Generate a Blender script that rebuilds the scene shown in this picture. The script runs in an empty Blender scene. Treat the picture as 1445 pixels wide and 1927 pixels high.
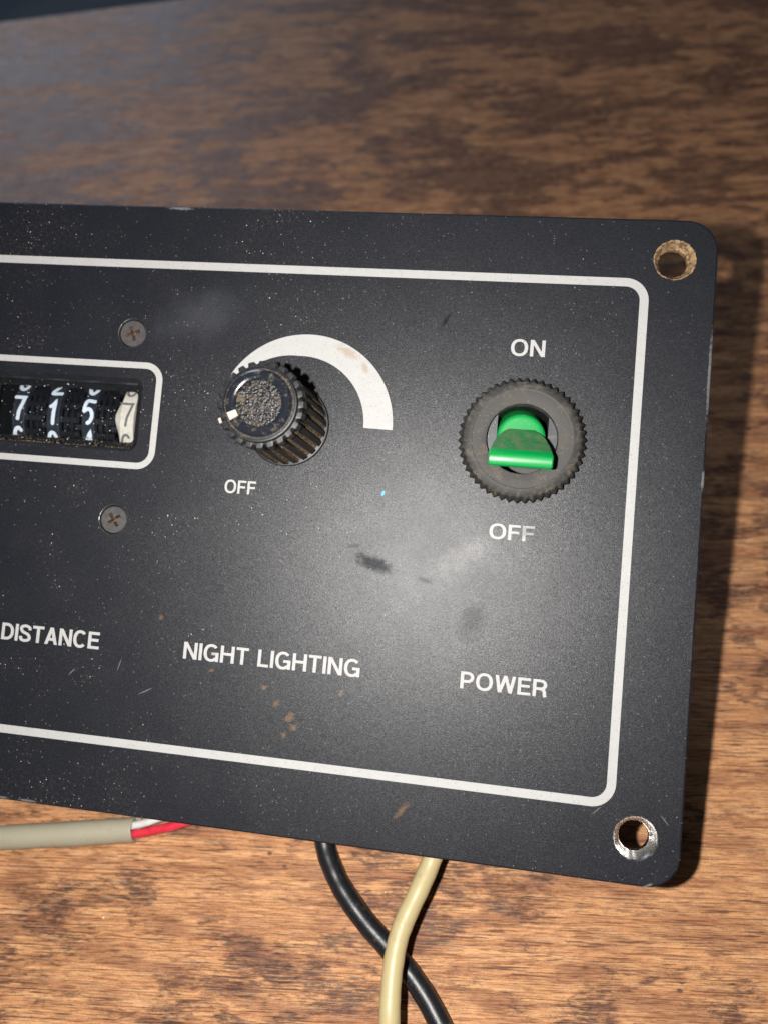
import bpy, bmesh, math, random
from mathutils import Vector, Matrix

# ------------------------------------------------------------------ scale, camera, light
S = 0.001                                   # every length below is written in millimetres
sc = bpy.context.scene
COL = sc.collection
TH = math.radians(28.5)                     # tilt of the panel against the table
CT, ST = math.cos(TH), math.sin(TH)
HF = 29.0 + 50.0 * ST                       # height of the panel's local origin above the table
DC = 135.0                                  # camera distance from the panel plane

PANEL_M = Matrix.Translation((0, 0, HF * S)) @ Matrix.Rotation(TH, 4, 'X')

# camera axes written in the panel's own frame (columns: right, up, back)
CAM_R = Matrix(((0.98825874, -0.07819736, 0.13126248),
                (0.08682886, 0.9943313, -0.06136789),
                (-0.12571959, 0.07204473, 0.98944638)))
cam = bpy.data.cameras.new('camera')
cam.sensor_fit = 'VERTICAL'
cam.lens = 26.0
cam.sensor_height = 26.0 * 1927.0 / 1447.0
cam.sensor_width = cam.sensor_height * 767.0 / 1024.0
cam.clip_start = 0.005
cam.clip_end = 50.0
cam.dof.use_dof = True
cam.dof.focus_distance = 0.134
cam.dof.aperture_fstop = 26.0 / 1.8
cam_ob = bpy.data.objects.new('camera', cam)
COL.objects.link(cam_ob)
cam_ob.matrix_world = PANEL_M @ Matrix.Translation((0, 0, DC * S)) @ CAM_R.to_4x4()
sc.camera = cam_ob

world = bpy.data.worlds.new('World')
sc.world = world
world.use_nodes = True
wb = world.node_tree.nodes['Background']
wb.inputs[0].default_value = (0.60, 0.60, 0.64, 1)
wb.inputs[1].default_value = 0.065

fl = bpy.data.lights.new('camera_flash', 'POINT')       # the phone's flash, beside its lens
fl.energy = 2.05
fl.color = (1.0, 0.965, 0.92)
fl.shadow_soft_size = 0.0017
fl_ob = bpy.data.objects.new('camera_flash', fl)
COL.objects.link(fl_ob)
fl_ob.location = PANEL_M @ (Vector((0, 0, DC * S)) + CAM_R @ Vector((-18 * S, 1.5 * S, 0)))

wl = bpy.data.lights.new('window_light', 'AREA')        # daylight from a window across the room
wl.shape = 'RECTANGLE'
wl.size, wl.size_y = 1.25, 1.0
wl.energy = 30.0
wl.color = (0.68, 0.80, 1.0)
wl_ob = bpy.data.objects.new('window_light', wl)
COL.objects.link(wl_ob)
wl_ob.location = (-1.55, 2.35, 1.02)
wl_ob.rotation_euler = (Vector((-0.2, 0.25, 0)) - wl_ob.location).to_track_quat('-Z', 'Y').to_euler()

sc.render.engine = 'CYCLES'
sc.cycles.use_denoising = True
sc.cycles.max_bounces = 8
sc.view_settings.view_transform = 'Standard'
sc.view_settings.look = 'None'
sc.view_settings.exposure = 0.0
sc.view_settings.gamma = 1.0
sc.view_settings.use_curve_mapping = False


# ------------------------------------------------------------------ material helper
class Mat:
    def __init__(self, name):
        self.m = bpy.data.materials.new(name)
        self.m.use_nodes = True
        self.t = self.m.node_tree
        self.b = self.t.nodes['Principled BSDF']
        tc = self.t.nodes.new('ShaderNodeTexCoord')
        self.co = self.vm('SCALE', tc.outputs['Object'], s=1000.0)      # object space in mm

    def put(self, sock, v):
        if isinstance(v, bpy.types.NodeSocket):
            self.t.links.new(v, sock)
        elif isinstance(v, (tuple, list)) and len(v) == 3 and sock.type == 'RGBA':
            sock.default_value = (*v, 1)
        else:
            sock.default_value = v

    def vm(self, op, a, b=None, s=None):
        n = self.t.nodes.new('ShaderNodeVectorMath')
        n.operation = op
        self.put(n.inputs[0], a)
        if b is not None:
            self.put(n.inputs[1], b)
        if s is not None:
            self.put(n.inputs['Scale'], s)
        return n.outputs['Value'] if op in ('LENGTH', 'DOT_PRODUCT', 'DISTANCE') else n.outputs[0]

    def ma(self, op, a, b=0.0, c=0.0, clamp=False):
        n = self.t.nodes.new('ShaderNodeMath')
        n.operation = op
        n.use_clamp = clamp
        for i, v in enumerate((a, b, c)):
            self.put(n.inputs[i], v)
        return n.outputs[0]

    def mp(self, scale=(1, 1, 1), rot=(0, 0, 0), loc=(0, 0, 0), vec=None):
        n = self.t.nodes.new('ShaderNodeMapping')
        self.put(n.inputs['Vector'], vec or self.co)
        n.inputs['Scale'].default_value = scale
        n.inputs['Rotation'].default_value = rot
        n.inputs['Location'].default_value = loc
        return n.outputs[0]

    def noise(self, scale, detail=3.0, rough=0.55, vec=None, dist=0.0):
        n = self.t.nodes.new('ShaderNodeTexNoise')
        self.put(n.inputs['Vector'], vec or self.co)
        n.inputs['Scale'].default_value = scale
        n.inputs['Detail'].default_value = detail
        n.inputs['Roughness'].default_value = rough
        n.inputs['Distortion'].default_value = dist
        return n.outputs[0]

    def vor(self, scale, vec=None, rnd=1.0, out='Distance'):
        n = self.t.nodes.new('ShaderNodeTexVoronoi')
        self.put(n.inputs['Vector'], vec or self.co)
        n.inputs['Scale'].default_value = scale
        n.inputs['Randomness'].default_value = rnd
        return n.outputs[out]

    def step(self, v, lo, hi, a=0.0, b=1.0):
        n = self.t.nodes.new('ShaderNodeMapRange')
        n.interpolation_type = 'SMOOTHSTEP'
        self.put(n.inputs[0], v)
        n.inputs[1].default_value, n.inputs[2].default_value = lo, hi
        n.inputs[3].default_value, n.inputs[4].default_value = a, b
        return n.outputs[0]

    def mix(self, f, a, b):
        n = self.t.nodes.new('ShaderNodeMix')
        n.data_type = 'RGBA'
        self.put(n.inputs[0], f)
        self.put(n.inputs[6], a)
        self.put(n.inputs[7], b)
        return n.outputs[2]

    def mixf(self, f, a, b):
        n = self.t.nodes.new('ShaderNodeMix')
        self.put(n.inputs[0], f)
        self.put(n.inputs[2], a)
        self.put(n.inputs[3], b)
        return n.outputs[0]

    def bump(self, h, strength, dist_mm, normal=None):
        n = self.t.nodes.new('ShaderNodeBump')
        self.put(n.inputs['Height'], h)
        n.inputs['Strength'].default_value = strength
        n.inputs['Distance'].default_value = dist_mm * S
        if normal:
            self.put(n.inputs['Normal'], normal)
        return n.outputs[0]

    def blob(self, x, y, rx, ry, ang=0.0, edge=0.6, wob=0.5, freq=0.8):
        """1 inside an uneven elliptical stain lying at x, y on the panel, 0 outside."""
        sh = self.vm('SUBTRACT', self.co, (x, y, 0.0))
        ro = self.mp(scale=(1, 1, 0), rot=(0, 0, -ang), vec=sh)
        el = self.vm('MULTIPLY', ro, (1.0 / rx, 1.0 / ry, 0.0))
        d = self.vm('LENGTH', el)
        nz = self.noise(freq, 4.0, 0.65)
        d = self.ma('MULTIPLY_ADD', self.ma('SUBTRACT', nz, 0.5), wob * 2, d)
        return self.step(d, 1.0 - edge, 1.0 + edge * 0.3, 1.0, 0.0)

    def end(self, color=None, rough=None, normal=None, **kw):
        I = self.b.inputs
        if color is not None:
            self.put(I['Base Color'], color)
        if rough is not None:
            self.put(I['Roughness'], rough)
        if normal is not None:
            self.put(I['Normal'], normal)
        for k, v in kw.items():
            self.put(I[k.replace('_', ' ')], v)
        return self.m


# ------------------------------------------------------------------ materials
def make_wood():
    g = Mat('worn_wood')
    turned = g.mp(rot=(0, 0, math.radians(-5.5)))            # direction of the grain
    al = lambda sx, sy, o=0.0: g.mp(scale=(sx, sy, 1.0), loc=(o, o * 1.7, 0), vec=turned)
    # remains of the old dark stain: broad drifts, torn into smaller flakes
    p1 = g.noise(1.0, 3.0, 0.55, al(0.021, 0.044, 11.3), 0.6)
    p2 = g.noise(1.0, 5.0, 0.62, al(0.085, 0.22, 4.7), 0.6)
    p4 = g.noise(1.0, 4.0, 0.70, al(0.36, 1.5, 9.1), 0.5)
    pm = g.ma('ADD', g.ma('MULTIPLY', p1, 0.46), g.ma('ADD', g.ma('MULTIPLY', p2, 0.42), g.ma('MULTIPLY', p4, 0.20)))
    # the front of the table is worn through the stain, the back keeps more of it
    far = g.t.nodes.new('ShaderNodeSeparateXYZ')
    g.put(far.inputs[0], turned)
    pm = g.ma('ADD', pm, g.step(far.outputs[1], -70.0, 110.0, -0.014, 0.042))
    patch = g.step(pm, 0.548, 0.615)
    # long streaks of the grain
    s1 = g.noise(1.0, 4.0, 0.6, al(0.022, 0.75, 7.0), 0.3)
    s2 = g.noise(1.0, 4.0, 0.65, al(0.10, 2.6, 1.0), 0.2)
    streak = g.ma('ADD', g.ma('MULTIPLY', s1, 0.5), g.ma('MULTIPLY', s2, 0.5))
    # open pores: short dark dashes
    pores = g.step(g.noise(1.0, 2.0, 0.5, al(0.12, 3.2, 3.0), 0.10), 0.575, 0.63)
    pores2 = g.step(g.noise(1.0, 2.0, 0.5, al(0.38, 5.2, 9.0), 0.1), 0.565, 0.645)
    clump = g.step(g.noise(1.0, 2.0, 0.5, al(0.02, 0.09, 5.5)), 0.34, 0.56, 0.25, 1.0)
    c = g.mix(g.step(streak, 0.36, 0.64), (0.45, 0.195, 0.082), (0.74, 0.395, 0.182))
    red = g.step(g.noise(1.0, 4.0, 0.6, al(0.06, 0.24, 21.0), 0.4), 0.45, 0.62)
    c = g.mix(g.ma('MULTIPLY', red, 0.60), c, (0.255, 0.098, 0.048))
    flake = g.step(g.noise(1.0, 4.0, 0.7, al(0.50, 1.5, 17.0), 0.5), 0.51, 0.59)
    c = g.mix(g.ma('MULTIPLY', flake, 0.26), c, (0.19, 0.075, 0.040))
    tear = g.noise(1.0, 5.0, 0.75, al(0.35, 2.4, 8.0), 0.4)
    pa = g.ma('MULTIPLY', patch, g.step(tear, 0.40, 0.54, 0.30, 1.0))
    dark = g.mix(g.step(g.noise(1.0, 4.0, 0.6, al(0.13, 0.42, 2.0)), 0.40, 0.60), (0.024, 0.015, 0.018), (0.110, 0.044, 0.029))
    c = g.mix(g.ma('MULTIPLY', pa, 0.88), c, dark)
    c = g.mix(g.ma('MULTIPLY', g.ma('MULTIPLY', pores, clump), 0.80), c, (0.060, 0.026, 0.019))
    c = g.mix(g.ma('MULTIPLY', pores2, 0.40), c, (0.095, 0.042, 0.026))
    lines = g.step(g.noise(1.0, 1.0, 0.4, al(0.17, 4.6, 27.0), 0.05), 0.605, 0.635)
    c = g.mix(g.ma('MULTIPLY', lines, 0.45), c, (0.050, 0.021, 0.016))
    comb = g.step(g.noise(1.0, 1.0, 0.4, al(0.10, 3.9, 41.0), 0.05), 0.62, 0.66)
    c = g.mix(g.ma('MULTIPLY', comb, 0.35), c, (0.62, 0.42, 0.27))
    # rubbed places where pale dust sits, cross-grain scuffs, crumbs
    pale = g.step(g.noise(1.0, 5.0, 0.7, al(0.07, 0.12, 33.0), 0.4), 0.60, 0.74)
    c = g.mix(g.ma('MULTIPLY', pale, 0.22), c, (0.52, 0.36, 0.25))
    rub = g.step(g.noise(1.0, 3.0, 0.6, g.mp(scale=(1.6, 0.35, 1), rot=(0, 0, -0.25), loc=(3, 3, 0))), 0.66, 0.76)
    c = g.mix(g.ma('MULTIPLY', rub, 0.30), c, (0.50, 0.32, 0.19))
    fine = g.noise(3.2, 3.0, 0.7)
    c = g.mix(g.step(fine, 0.32, 0.62, 0.30, 0.0), c, (0.09, 0.04, 0.026))
    sp = g.t.nodes.new('ShaderNodeSeparateColor')
    g.put(sp.inputs[0], g.vor(0.22, out='Color'))
    dots = g.ma('MULTIPLY', g.ma('LESS_THAN', g.vor(0.22), g.ma('MULTIPLY', sp.outputs[1], 0.055)), g.step(sp.outputs[0], 0.5, 0.55))
    c = g.mix(g.ma('MULTIPLY', dots, 0.75), c, (0.75, 0.66, 0.58))
    pv = g.vor(0.075, g.mp(scale=(1.0, 1.6, 1), loc=(40, 17, 0), rot=(0, 0, 0.5)))
    pits = g.step(g.ma('MULTIPLY_ADD', fine, 0.03, pv), 0.045, 0.075, 1.0, 0.0)
    c = g.mix(g.ma('MULTIPLY', pits, 0.75), c, (0.024, 0.016, 0.028))
    h = g.ma('SUBTRACT', g.ma('MULTIPLY', streak, 0.4), g.ma('ADD', g.ma('MULTIPLY', pores, 0.55), g.ma('MULTIPLY', pores2, 0.2)))
    h = g.ma('ADD', h, g.ma('MULTIPLY', fine, 0.30))
    h = g.ma('ADD', h, g.ma('MULTIPLY', pa, 0.25))
    ro = g.mixf(pa, g.ma('MULTIPLY_ADD', fine, 0.25, 0.50), g.ma('MULTIPLY_ADD', fine, 0.2, 0.40))
    return g.end(c, ro, g.bump(g.ma('MULTIPLY_ADD', lines, -0.5, h), 0.6, 0.14), Specular_IOR_Level=0.24)


def make_panel_paint():
    g = Mat('black_textured_paint')
    gr = g.noise(5.5, 2.0, 0.6)
    vc = g.vor(9.5, out='Color')
    # every grain of the texture leans its own way, so single grains glint
    geo = g.t.nodes.new('ShaderNodeNewGeometry')
    lean = g.vm('SCALE', g.vm('SUBTRACT', vc, (0.5, 0.5, 0.5)), s=0.16)
    nrm = g.vm('NORMALIZE', g.vm('ADD', geo.outputs['Normal'], lean))
    nrm = g.bump(gr, 0.30, 0.10, nrm)
    c = g.mix(g.step(gr, 0.30, 0.72), (0.0038, 0.0046, 0.0075), (0.0095, 0.0108, 0.0160))
    # loose bright grains
    one = g.t.nodes.new('ShaderNodeSeparateColor')
    g.put(one.inputs[0], g.vor(2.6, out='Color'))
    fl_ = g.ma('MULTIPLY', g.step(one.outputs[0], 0.955, 0.985), g.step(g.vor(2.6), 0.22, 0.34, 1.0, 0.0))
    c = g.mix(g.ma('MULTIPLY', fl_, 0.30), c, (0.30, 0.29, 0.28))
    # dust, thicker in drifts towards the counter
    dr = g.step(g.noise(0.055, 4.0, 0.62, g.mp(loc=(13, 4, 0))), 0.42, 0.68)
    sx = g.t.nodes.new('ShaderNodeSeparateXYZ')
    g.put(sx.inputs[0], g.co)
    left = g.step(sx.outputs[0], -45.0, 10.0, 1.0, 0.30)
    pr = g.t.nodes.new('ShaderNodeSeparateColor')
    g.put(pr.inputs[0], g.vor(1.9, g.mp(loc=(3, 8, 0)), out='Color'))
    keep = g.step(g.ma('ADD', pr.outputs[0], g.ma('MULTIPLY', g.ma('MULTIPLY', dr, left), 0.40)), 1.01, 1.16)
    sz = g.ma('MULTIPLY_ADD', pr.outputs[1], 0.14, 0.07)
    d0 = g.vor(1.9, g.mp(loc=(3, 8, 0)))
    dust = g.ma('MULTIPLY', g.ma('LESS_THAN', g.ma('MULTIPLY_ADD', g.ma('SUBTRACT', gr, 0.5), 0.35, d0), sz), keep)
    dcol = g.mix(pr.outputs[2], (0.62, 0.56, 0.48), (0.34, 0.25, 0.15))
    c = g.mix(g.ma('MULTIPLY', dust, 0.72), c, dcol)
    # pale dusty veil
    veil = g.ma('MULTIPLY', dr, g.ma('MULTIPLY', left, g.step(g.noise(1.6, 4.0, 0.8), 0.46, 0.70)))
    c = g.mix(g.ma('MULTIPLY', veil, 0.05), c, (0.42, 0.38, 0.33))
    # marks with a shape of their own
    rust = g.blob(-31.5, -29.2, 1.1, 0.8, 1.0, 0.7, 0.95, 1.6)
    for a in ((-34.1, -27.0, 0.9, 0.5, 0.9), (-10.4, -42.7, 0.6, 2.0, -0.6), (-30.6, -30.9, 0.9, 0.6, 0.5), (-32.2, -32.4, 0.6, 0.6, 0.0),
              (-46.5, -22.5, 0.7, 0.35, 0.3), (-57.0, -14.0, 0.5, 0.6, 0.0), (-36.5, -24.5, 0.8, 0.4, 0.4), (-22.6, -24.0, 0.4, 0.9, -0.4)):
        rust = g.ma('MAXIMUM', rust, g.blob(*a, 0.8, 0.95, 1.9))
    c = g.mix(g.ma('MULTIPLY', rust, 0.36), c, (0.21, 0.105, 0.042))
    ink = g.blob(-18.35, 11.7, 0.28, 0.52, -0.3, 0.25, 0.05)
    c = g.mix(ink, c, (0.0, 0.28, 0.72))
    chip = g.blob(-61.5, 62.7, 2.6, 0.30, 0.0, 0.5, 0.9, 2.2)
    for a in ((-79.0, -49.6, 2.0, 0.25, 0.0), (-84.0, -49.6, 1.6, 0.2, 0.0), (35.75, 36.0, 0.32, 8.0, 0.0), (35.75, 18.0, 0.3, 2.0, 0.0), (31.0, -49.6, 1.0, 0.25, 0.5)):
        chip = g.ma('MAXIMUM', chip, g.blob(*a, 0.6, 0.8, 1.6))
    c = g.mix(g.ma('MULTIPLY', chip, 0.32), c, (0.33, 0.35, 0.36))
    scr = g.blob(-64.0, -23.3, 0.10, 1.3, -0.25, 0.5, 0.15)
    for a in ((-73.0, -25.5, 0.12, 1.0, -0.7), (22.0, -38.6, 0.09, 1.2, -0.8), (33.0, -38.8, 0.09, 1.2, 0.75), (-58.5, -27.5, 1.6, 0.12, 0.5)):
        scr = g.ma('MAXIMUM', scr, g.blob(*a, 0.5, 0.15))
    c = g.mix(g.ma('MULTIPLY', scr, 0.4), c, (0.26, 0.25, 0.24))
    # rubbed and greasy places change the gloss
    oil = g.blob(-18.9, -0.9, 4.0, 1.5, -0.28, 0.7, 0.75, 0.9)
    for a, k in (((-9.6, -3.0, 1.6, 0.5, -0.3), 0.5), ((-1.2, -9.4, 2.6, 4.0, -0.3), 0.45), ((-9.9, 43.3, 0.4, 1.9, -0.5), 0.9), ((-22.5, 2.0, 1.3, 0.5, 0.2), 0.4)):
        oil = g.ma('MAXIMUM', oil, g.ma('MULTIPLY', g.blob(*a, 0.8, 0.8, 1.0), k))
    sm = g.blob(-3.0, 2.0, 6.5, 2.4, 0.62, 0.9, 0.85, 0.45)
    hz = g.blob(-55.3, 42.5, 10.0, 5.0, 0.3, 0.95, 0.7, 0.2)
    spec = g.mixf(g.ma('MULTIPLY', sm, 0.6), g.mixf(oil, 0.46, 0.12), 0.60)
    c = g.mix(g.ma('MULTIPLY', sm, 0.05), c, (0.40, 0.40, 0.42))
    c = g.mix(g.ma('MULTIPLY', hz, 0.045), c, (0.36, 0.38, 0.44))
    ro = g.ma('MULTIPLY_ADD', g.noise(0.11, 3.0, 0.6), 0.10, 0.40)
    return g.end(c, g.ma('ADD', ro, g.ma('MULTIPLY', dust, 0.4)), nrm, Specular_IOR_Level=spec)


def make_white_print():
    g = Mat('white_screen_print')
    pit = g.vor(2.6, out='Color')
    sp = g.t.nodes.new('ShaderNodeSeparateColor')
    g.put(sp.inputs[0], pit)
    d = g.vor(2.6)
    m = g.ma('MULTIPLY', g.step(sp.outputs[0], 0.22, 0.32), g.ma('LESS_THAN', d, g.ma('MULTIPLY_ADD', sp.outputs[1], 0.14, 0.07)))
    c = g.mix(g.noise(0.5, 4.0, 0.7), (0.315, 0.312, 0.306), (0.385, 0.385, 0.385))
    c = g.mix(g.ma('MULTIPLY', m, 0.80), c, (0.13, 0.10, 0.07))
    ru = g.step(g.noise(0.55, 5.0, 0.72, g.mp(loc=(31, 9, 0))), 0.655, 0.73)
    c = g.mix(g.ma('MULTIPLY', ru, 0.55), c, (0.25, 0.17, 0.10))
    ar = g.blob(-27.0, 36.8, 2.6, 0.8, -0.5, 0.6, 1.3, 2.0)
    for a in ((-23.6, 34.0, 0.6, 1.2, 0.5), (-46.7, -19.3, 1.2, 0.8, 0.9)):
        ar = g.ma('MAXIMUM', ar, g.blob(*a, 0.6, 0.8, 1.6))
    c = g.mix(g.ma('MULTIPLY', ar, 0.5), c, (0.26, 0.165, 0.08))
    worn = g.blob(7.4, 7.0, 2.2, 1.4, 0.3, 0.8, 0.9, 1.5)        # the switch's OFF is half rubbed away
    c = g.mix(g.ma('MULTIPLY', worn, 0.62), c, (0.12, 0.115, 0.115))
    thin = g.step(g.noise(2.2, 3.0, 0.6), 0.60, 0.72)
    c = g.mix(g.ma('MULTIPLY', thin, 0.22), c, (0.13, 0.13, 0.13))
    return g.end(c, 0.62, g.bump(g.noise(3.0, 3.0), 0.3, 0.06), Specular_IOR_Level=0.35)


def plain(name, col, rough, col2=None, scale=1.5, bump=0.0, bd=0.05, bs=3.0, **kw):
    g = Mat(name)
    c = g.mix(g.step(g.noise(scale, 5.0, 0.65), 0.34, 0.68), col, col2 or col)
    r = g.ma('MULTIPLY_ADD', g.noise(scale * 1.7, 3.0), 0.16, max(0.0, rough - 0.08))
    n = g.bump(g.noise(bs, 4.0, 0.6), bump, bd) if bump else None
    return g.end(c, r, n, **kw)


def dusty(name, col, rough, dust_col, lo, hi, amount, scale, bump=0.15, specks=0.0, **kw):
    g = Mat(name)
    f = g.step(g.noise(scale, 6.0, 0.72), lo, hi)
    c = g.mix(g.ma('MULTIPLY', f, amount), col, dust_col)
    if specks:
        sp = g.t.nodes.new('ShaderNodeSeparateColor')
        g.put(sp.inputs[0], g.vor(3.0, out='Color'))
        k = g.ma('MULTIPLY', g.step(sp.outputs[0], 0.80, 0.86), g.step(g.vor(3.0), 0.12, 0.24, 1.0, 0.0))
        c = g.mix(g.ma('MULTIPLY', k, specks), c, (0.62, 0.56, 0.46))
    r = g.mixf(f, rough, min(1.0, rough + 0.3))
    return g.end(c, r, g.bump(g.noise(4.0, 4.0, 0.65), bump, 0.06), **kw)


WOOD = make_wood()
PAINT = make_panel_paint()
PRINT = make_white_print()
EDGE = plain('floor_cloth', (0.004, 0.010, 0.018), 0.7, (0.012, 0.022, 0.028), 0.004)
HOUSE = plain('black_housing', (0.016, 0.016, 0.018), 0.5, (0.024, 0.024, 0.026), 0.6, 0.2)
BARE = dusty('bare_aluminium', (0.50, 0.49, 0.48), 0.27, (0.10, 0.085, 0.075), 0.50, 0.66, 0.8, 0.9, 0.22, Metallic=1.0)
RUSTY = dusty('rusty_countersink', (0.33, 0.215, 0.105), 0.6, (0.055, 0.034, 0.022), 0.43, 0.58, 0.9, 1.3, 0.8, specks=0.3, Metallic=0.15)
SEAT = dusty('worn_screw_seat', (0.22, 0.215, 0.21), 0.4, (0.03, 0.03, 0.03), 0.42, 0.6, 0.9, 0.9, 0.4, Metallic=0.9)
SCREW = plain('blued_steel', (0.050, 0.047, 0.048), 0.55, (0.072, 0.068, 0.070), 1.2, 0.35, 0.05, Metallic=0.15)
RECESS = dusty('rust_in_screw', (0.035, 0.026, 0.022), 0.7, (0.20, 0.10, 0.05), 0.46, 0.62, 0.8, 1.8, 0.7, specks=0.4)
BLACKP = dusty('black_knob_plastic', (0.011, 0.012, 0.015), 0.46, (0.10, 0.082, 0.055), 0.52, 0.72, 0.55, 0.9, 0.2, Specular_IOR_Level=0.35)
RIB = dusty('worn_knob_rib', (0.017, 0.017, 0.017), 0.62, (0.085, 0.075, 0.055), 0.46, 0.74, 0.5, 0.8, 0.2, Specular_IOR_Level=0.25)
GLOSS = dusty('gloss_black_cap', (0.009, 0.011, 0.016), 0.17, (0.085, 0.072, 0.05), 0.50, 0.70, 0.6, 0.8, 0.12)
GRIME = dusty('brown_grime', (0.045, 0.029, 0.017), 0.9, (0.27, 0.182, 0.092), 0.44, 0.68, 1.0, 1.9, 1.0, specks=0.35)
RUBBER = dusty('grey_dusty_nut', (0.030, 0.0285, 0.0275), 0.66, (0.110, 0.096, 0.075), 0.44, 0.74, 0.85, 0.55, 0.5, specks=0.3)
KNURL = dusty('knurled_nut_edge', (0.018, 0.0175, 0.017), 0.5, (0.095, 0.078, 0.05), 0.50, 0.74, 0.7, 0.7, 0.3, specks=0.25)
PIT = dusty('dark_recess', (0.006, 0.007, 0.008), 0.5, (0.09, 0.08, 0.06), 0.62, 0.76, 0.5, 1.1, 0.2, specks=0.8)
GUIDE = dusty('grey_guide', (0.030, 0.032, 0.040), 0.42, (0.14, 0.13, 0.11), 0.52, 0.72, 0.6, 1.0, 0.2, specks=0.6)
GREEN = dusty('green_plastic', (0.0, 0.205, 0.040), 0.32, (0.03, 0.20, 0.055), 0.58, 0.78, 0.25, 0.7, 0.08, specks=0.15)
GREENM = dusty('green_matt_plastic', (0.0, 0.215, 0.042), 0.55, (0.03, 0.20, 0.055), 0.58, 0.78, 0.2, 0.7, 0.08, specks=0.25, Specular_IOR_Level=0.25)
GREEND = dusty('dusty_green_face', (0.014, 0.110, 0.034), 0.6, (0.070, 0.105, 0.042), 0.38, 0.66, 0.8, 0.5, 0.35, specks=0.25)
IVORY = plain('dull_ivory', (0.36, 0.30, 0.235), 0.6, (0.44, 0.38, 0.31), 0.9, 0.2)
CREAM = plain('cream_plastic', (0.60, 0.53, 0.43), 0.45, (0.68, 0.62, 0.52), 0.7)
WHEEL = dusty('black_wheel', (0.006, 0.0065, 0.009), 0.45, (0.02, 0.02, 0.024), 0.52, 0.8, 0.5, 0.9, 0.1)
TRACK = plain('wheel_track', (0.016, 0.018, 0.025), 0.42, (0.024, 0.027, 0.035), 0.4)
DIGIT = plain('white_digit', (0.62, 0.66, 0.70), 0.5, (0.70, 0.74, 0.78), 1.0)
GDIGIT = plain('grey_digit', (0.13, 0.12, 0.115), 0.5, (0.17, 0.16, 0.15), 1.0)
BEIGE = dusty('beige_jacket', (0.45, 0.37, 0.195), 0.42, (0.26, 0.185, 0.09), 0.56, 0.70, 0.55, 0.16, 0.1)
BLACKC = dusty('black_jacket', (0.009, 0.010, 0.013), 0.34, (0.06, 0.055, 0.05), 0.54, 0.74, 0.5, 0.6, 0.5, specks=0.25)
GREYC = dusty('grey_jacket', (0.345, 0.318, 0.235), 0.5, (0.20, 0.175, 0.12), 0.52, 0.76, 0.55, 0.25, 0.12)
REDW = plain('red_insulation', (0.56, 0.020, 0.045), 0.33, (0.66, 0.045, 0.075), 0.4)
WHITEW = plain('white_insulation', (0.55, 0.55, 0.54), 0.4, (0.66, 0.66, 0.64), 0.5)


def make_hammered():
    g = Mat('hammered_insert')
    n1 = g.noise(1.7, 2.0, 0.6)
    n2 = g.vor(2.3, g.vm('ADD', g.co, g.vm('SCALE', g.noise(2.0, 2.0), s=0.5)))
    h = g.ma('ADD', g.ma('MULTIPLY', n1, 0.9), g.ma('MULTIPLY', n2, -0.55))
    c = g.mix(g.step(h, 0.12, 0.42), (0.008, 0.0075, 0.008), (0.042, 0.041, 0.043))
    dirt = g.step(g.noise(0.5, 4.0, 0.7), 0.50, 0.66)
    c = g.mix(g.ma('MULTIPLY', dirt, 0.55), c, (0.12, 0.085, 0.048))
    return g.end(c, g.mixf(dirt, 0.34, 0.7), g.bump(h, 0.9, 0.30), Specular_IOR_Level=0.36)


HAMMER = make_hammered()


def make_pane():
    g = Mat('dusty_clear_pane')
    t = g.t
    out = t.nodes['Material Output']
    tr = t.nodes.new('ShaderNodeBsdfTransparent')
    tr.inputs[0].default_value = (0.93, 0.95, 0.97, 1)
    gl = t.nodes.new('ShaderNodeBsdfGlossy')
    gl.inputs['Roughness'].default_value = 0.12
    df = t.nodes.new('ShaderNodeBsdfDiffuse')
    df.inputs[0].default_value = (0.62, 0.57, 0.50, 1)
    fr = t.nodes.new('ShaderNodeFresnel')
    fr.inputs[0].default_value = 1.45
    m1 = t.nodes.new('ShaderNodeMixShader')
    t.links.new(fr.outputs[0], m1.inputs[0])
    t.links.new(tr.outputs[0], m1.inputs[1])
    t.links.new(gl.outputs[0], m1.inputs[2])
    sp = t.nodes.new('ShaderNodeSeparateColor')
    vec = g.mp(loc=(7, 2, 0))
    g.put(sp.inputs[0], g.vor(1.5, vec, out='Color'))
    k = g.ma('MULTIPLY', g.step(sp.outputs[0], 0.70, 0.74), g.ma('LESS_THAN', g.vor(1.5, vec), g.ma('MULTIPLY_ADD', sp.outputs[1], 0.14, 0.06)))
    m2 = t.nodes.new('ShaderNodeMixShader')
    t.links.new(g.ma('MULTIPLY', k, 0.7), m2.inputs[0])
    t.links.new(m1.outputs[0], m2.inputs[1])
    t.links.new(df.outputs[0], m2.inputs[2])
    t.links.new(m2.outputs[0], out.inputs['Surface'])
    return g.m


MASK = plain('counter_mask_black', (0.004, 0.004, 0.005), 0.7, (0.008, 0.008, 0.009), 1.0, Specular_IOR_Level=0.2)
PANE = make_pane()


# ------------------------------------------------------------------ mesh helpers
def link(name, me, mats, parent=None, smooth=None):
    me.name = name
    o = bpy.data.objects.new(name, me)
    COL.objects.link(o)
    for m in (mats if isinstance(mats, (list, tuple)) else [mats]):
        me.materials.append(m)
    if parent:
        o.parent = parent
    if smooth is not None:
        for p in me.polygons:
            p.use_smooth = True
        me.set_sharp_from_angle(angle=math.radians(smooth))
    return o


def raw(name, vs, fs, mats, parent=None, smooth=None, fm=None, recalc=True):
    me = bpy.data.meshes.new(name)
    me.from_pydata([(x * S, y * S, z * S) for x, y, z in vs], [], fs)
    if fm:
        for p, k in zip(me.polygons, fm):
            p.material_index = k
    if recalc:
        bm = bmesh.new()
        bm.from_mesh(me)
        bmesh.ops.recalc_face_normals(bm, faces=bm.faces)
        bm.to_mesh(me)
        bm.free()
    me.validate()
    return link(name, me, mats, parent, smooth)


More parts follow.
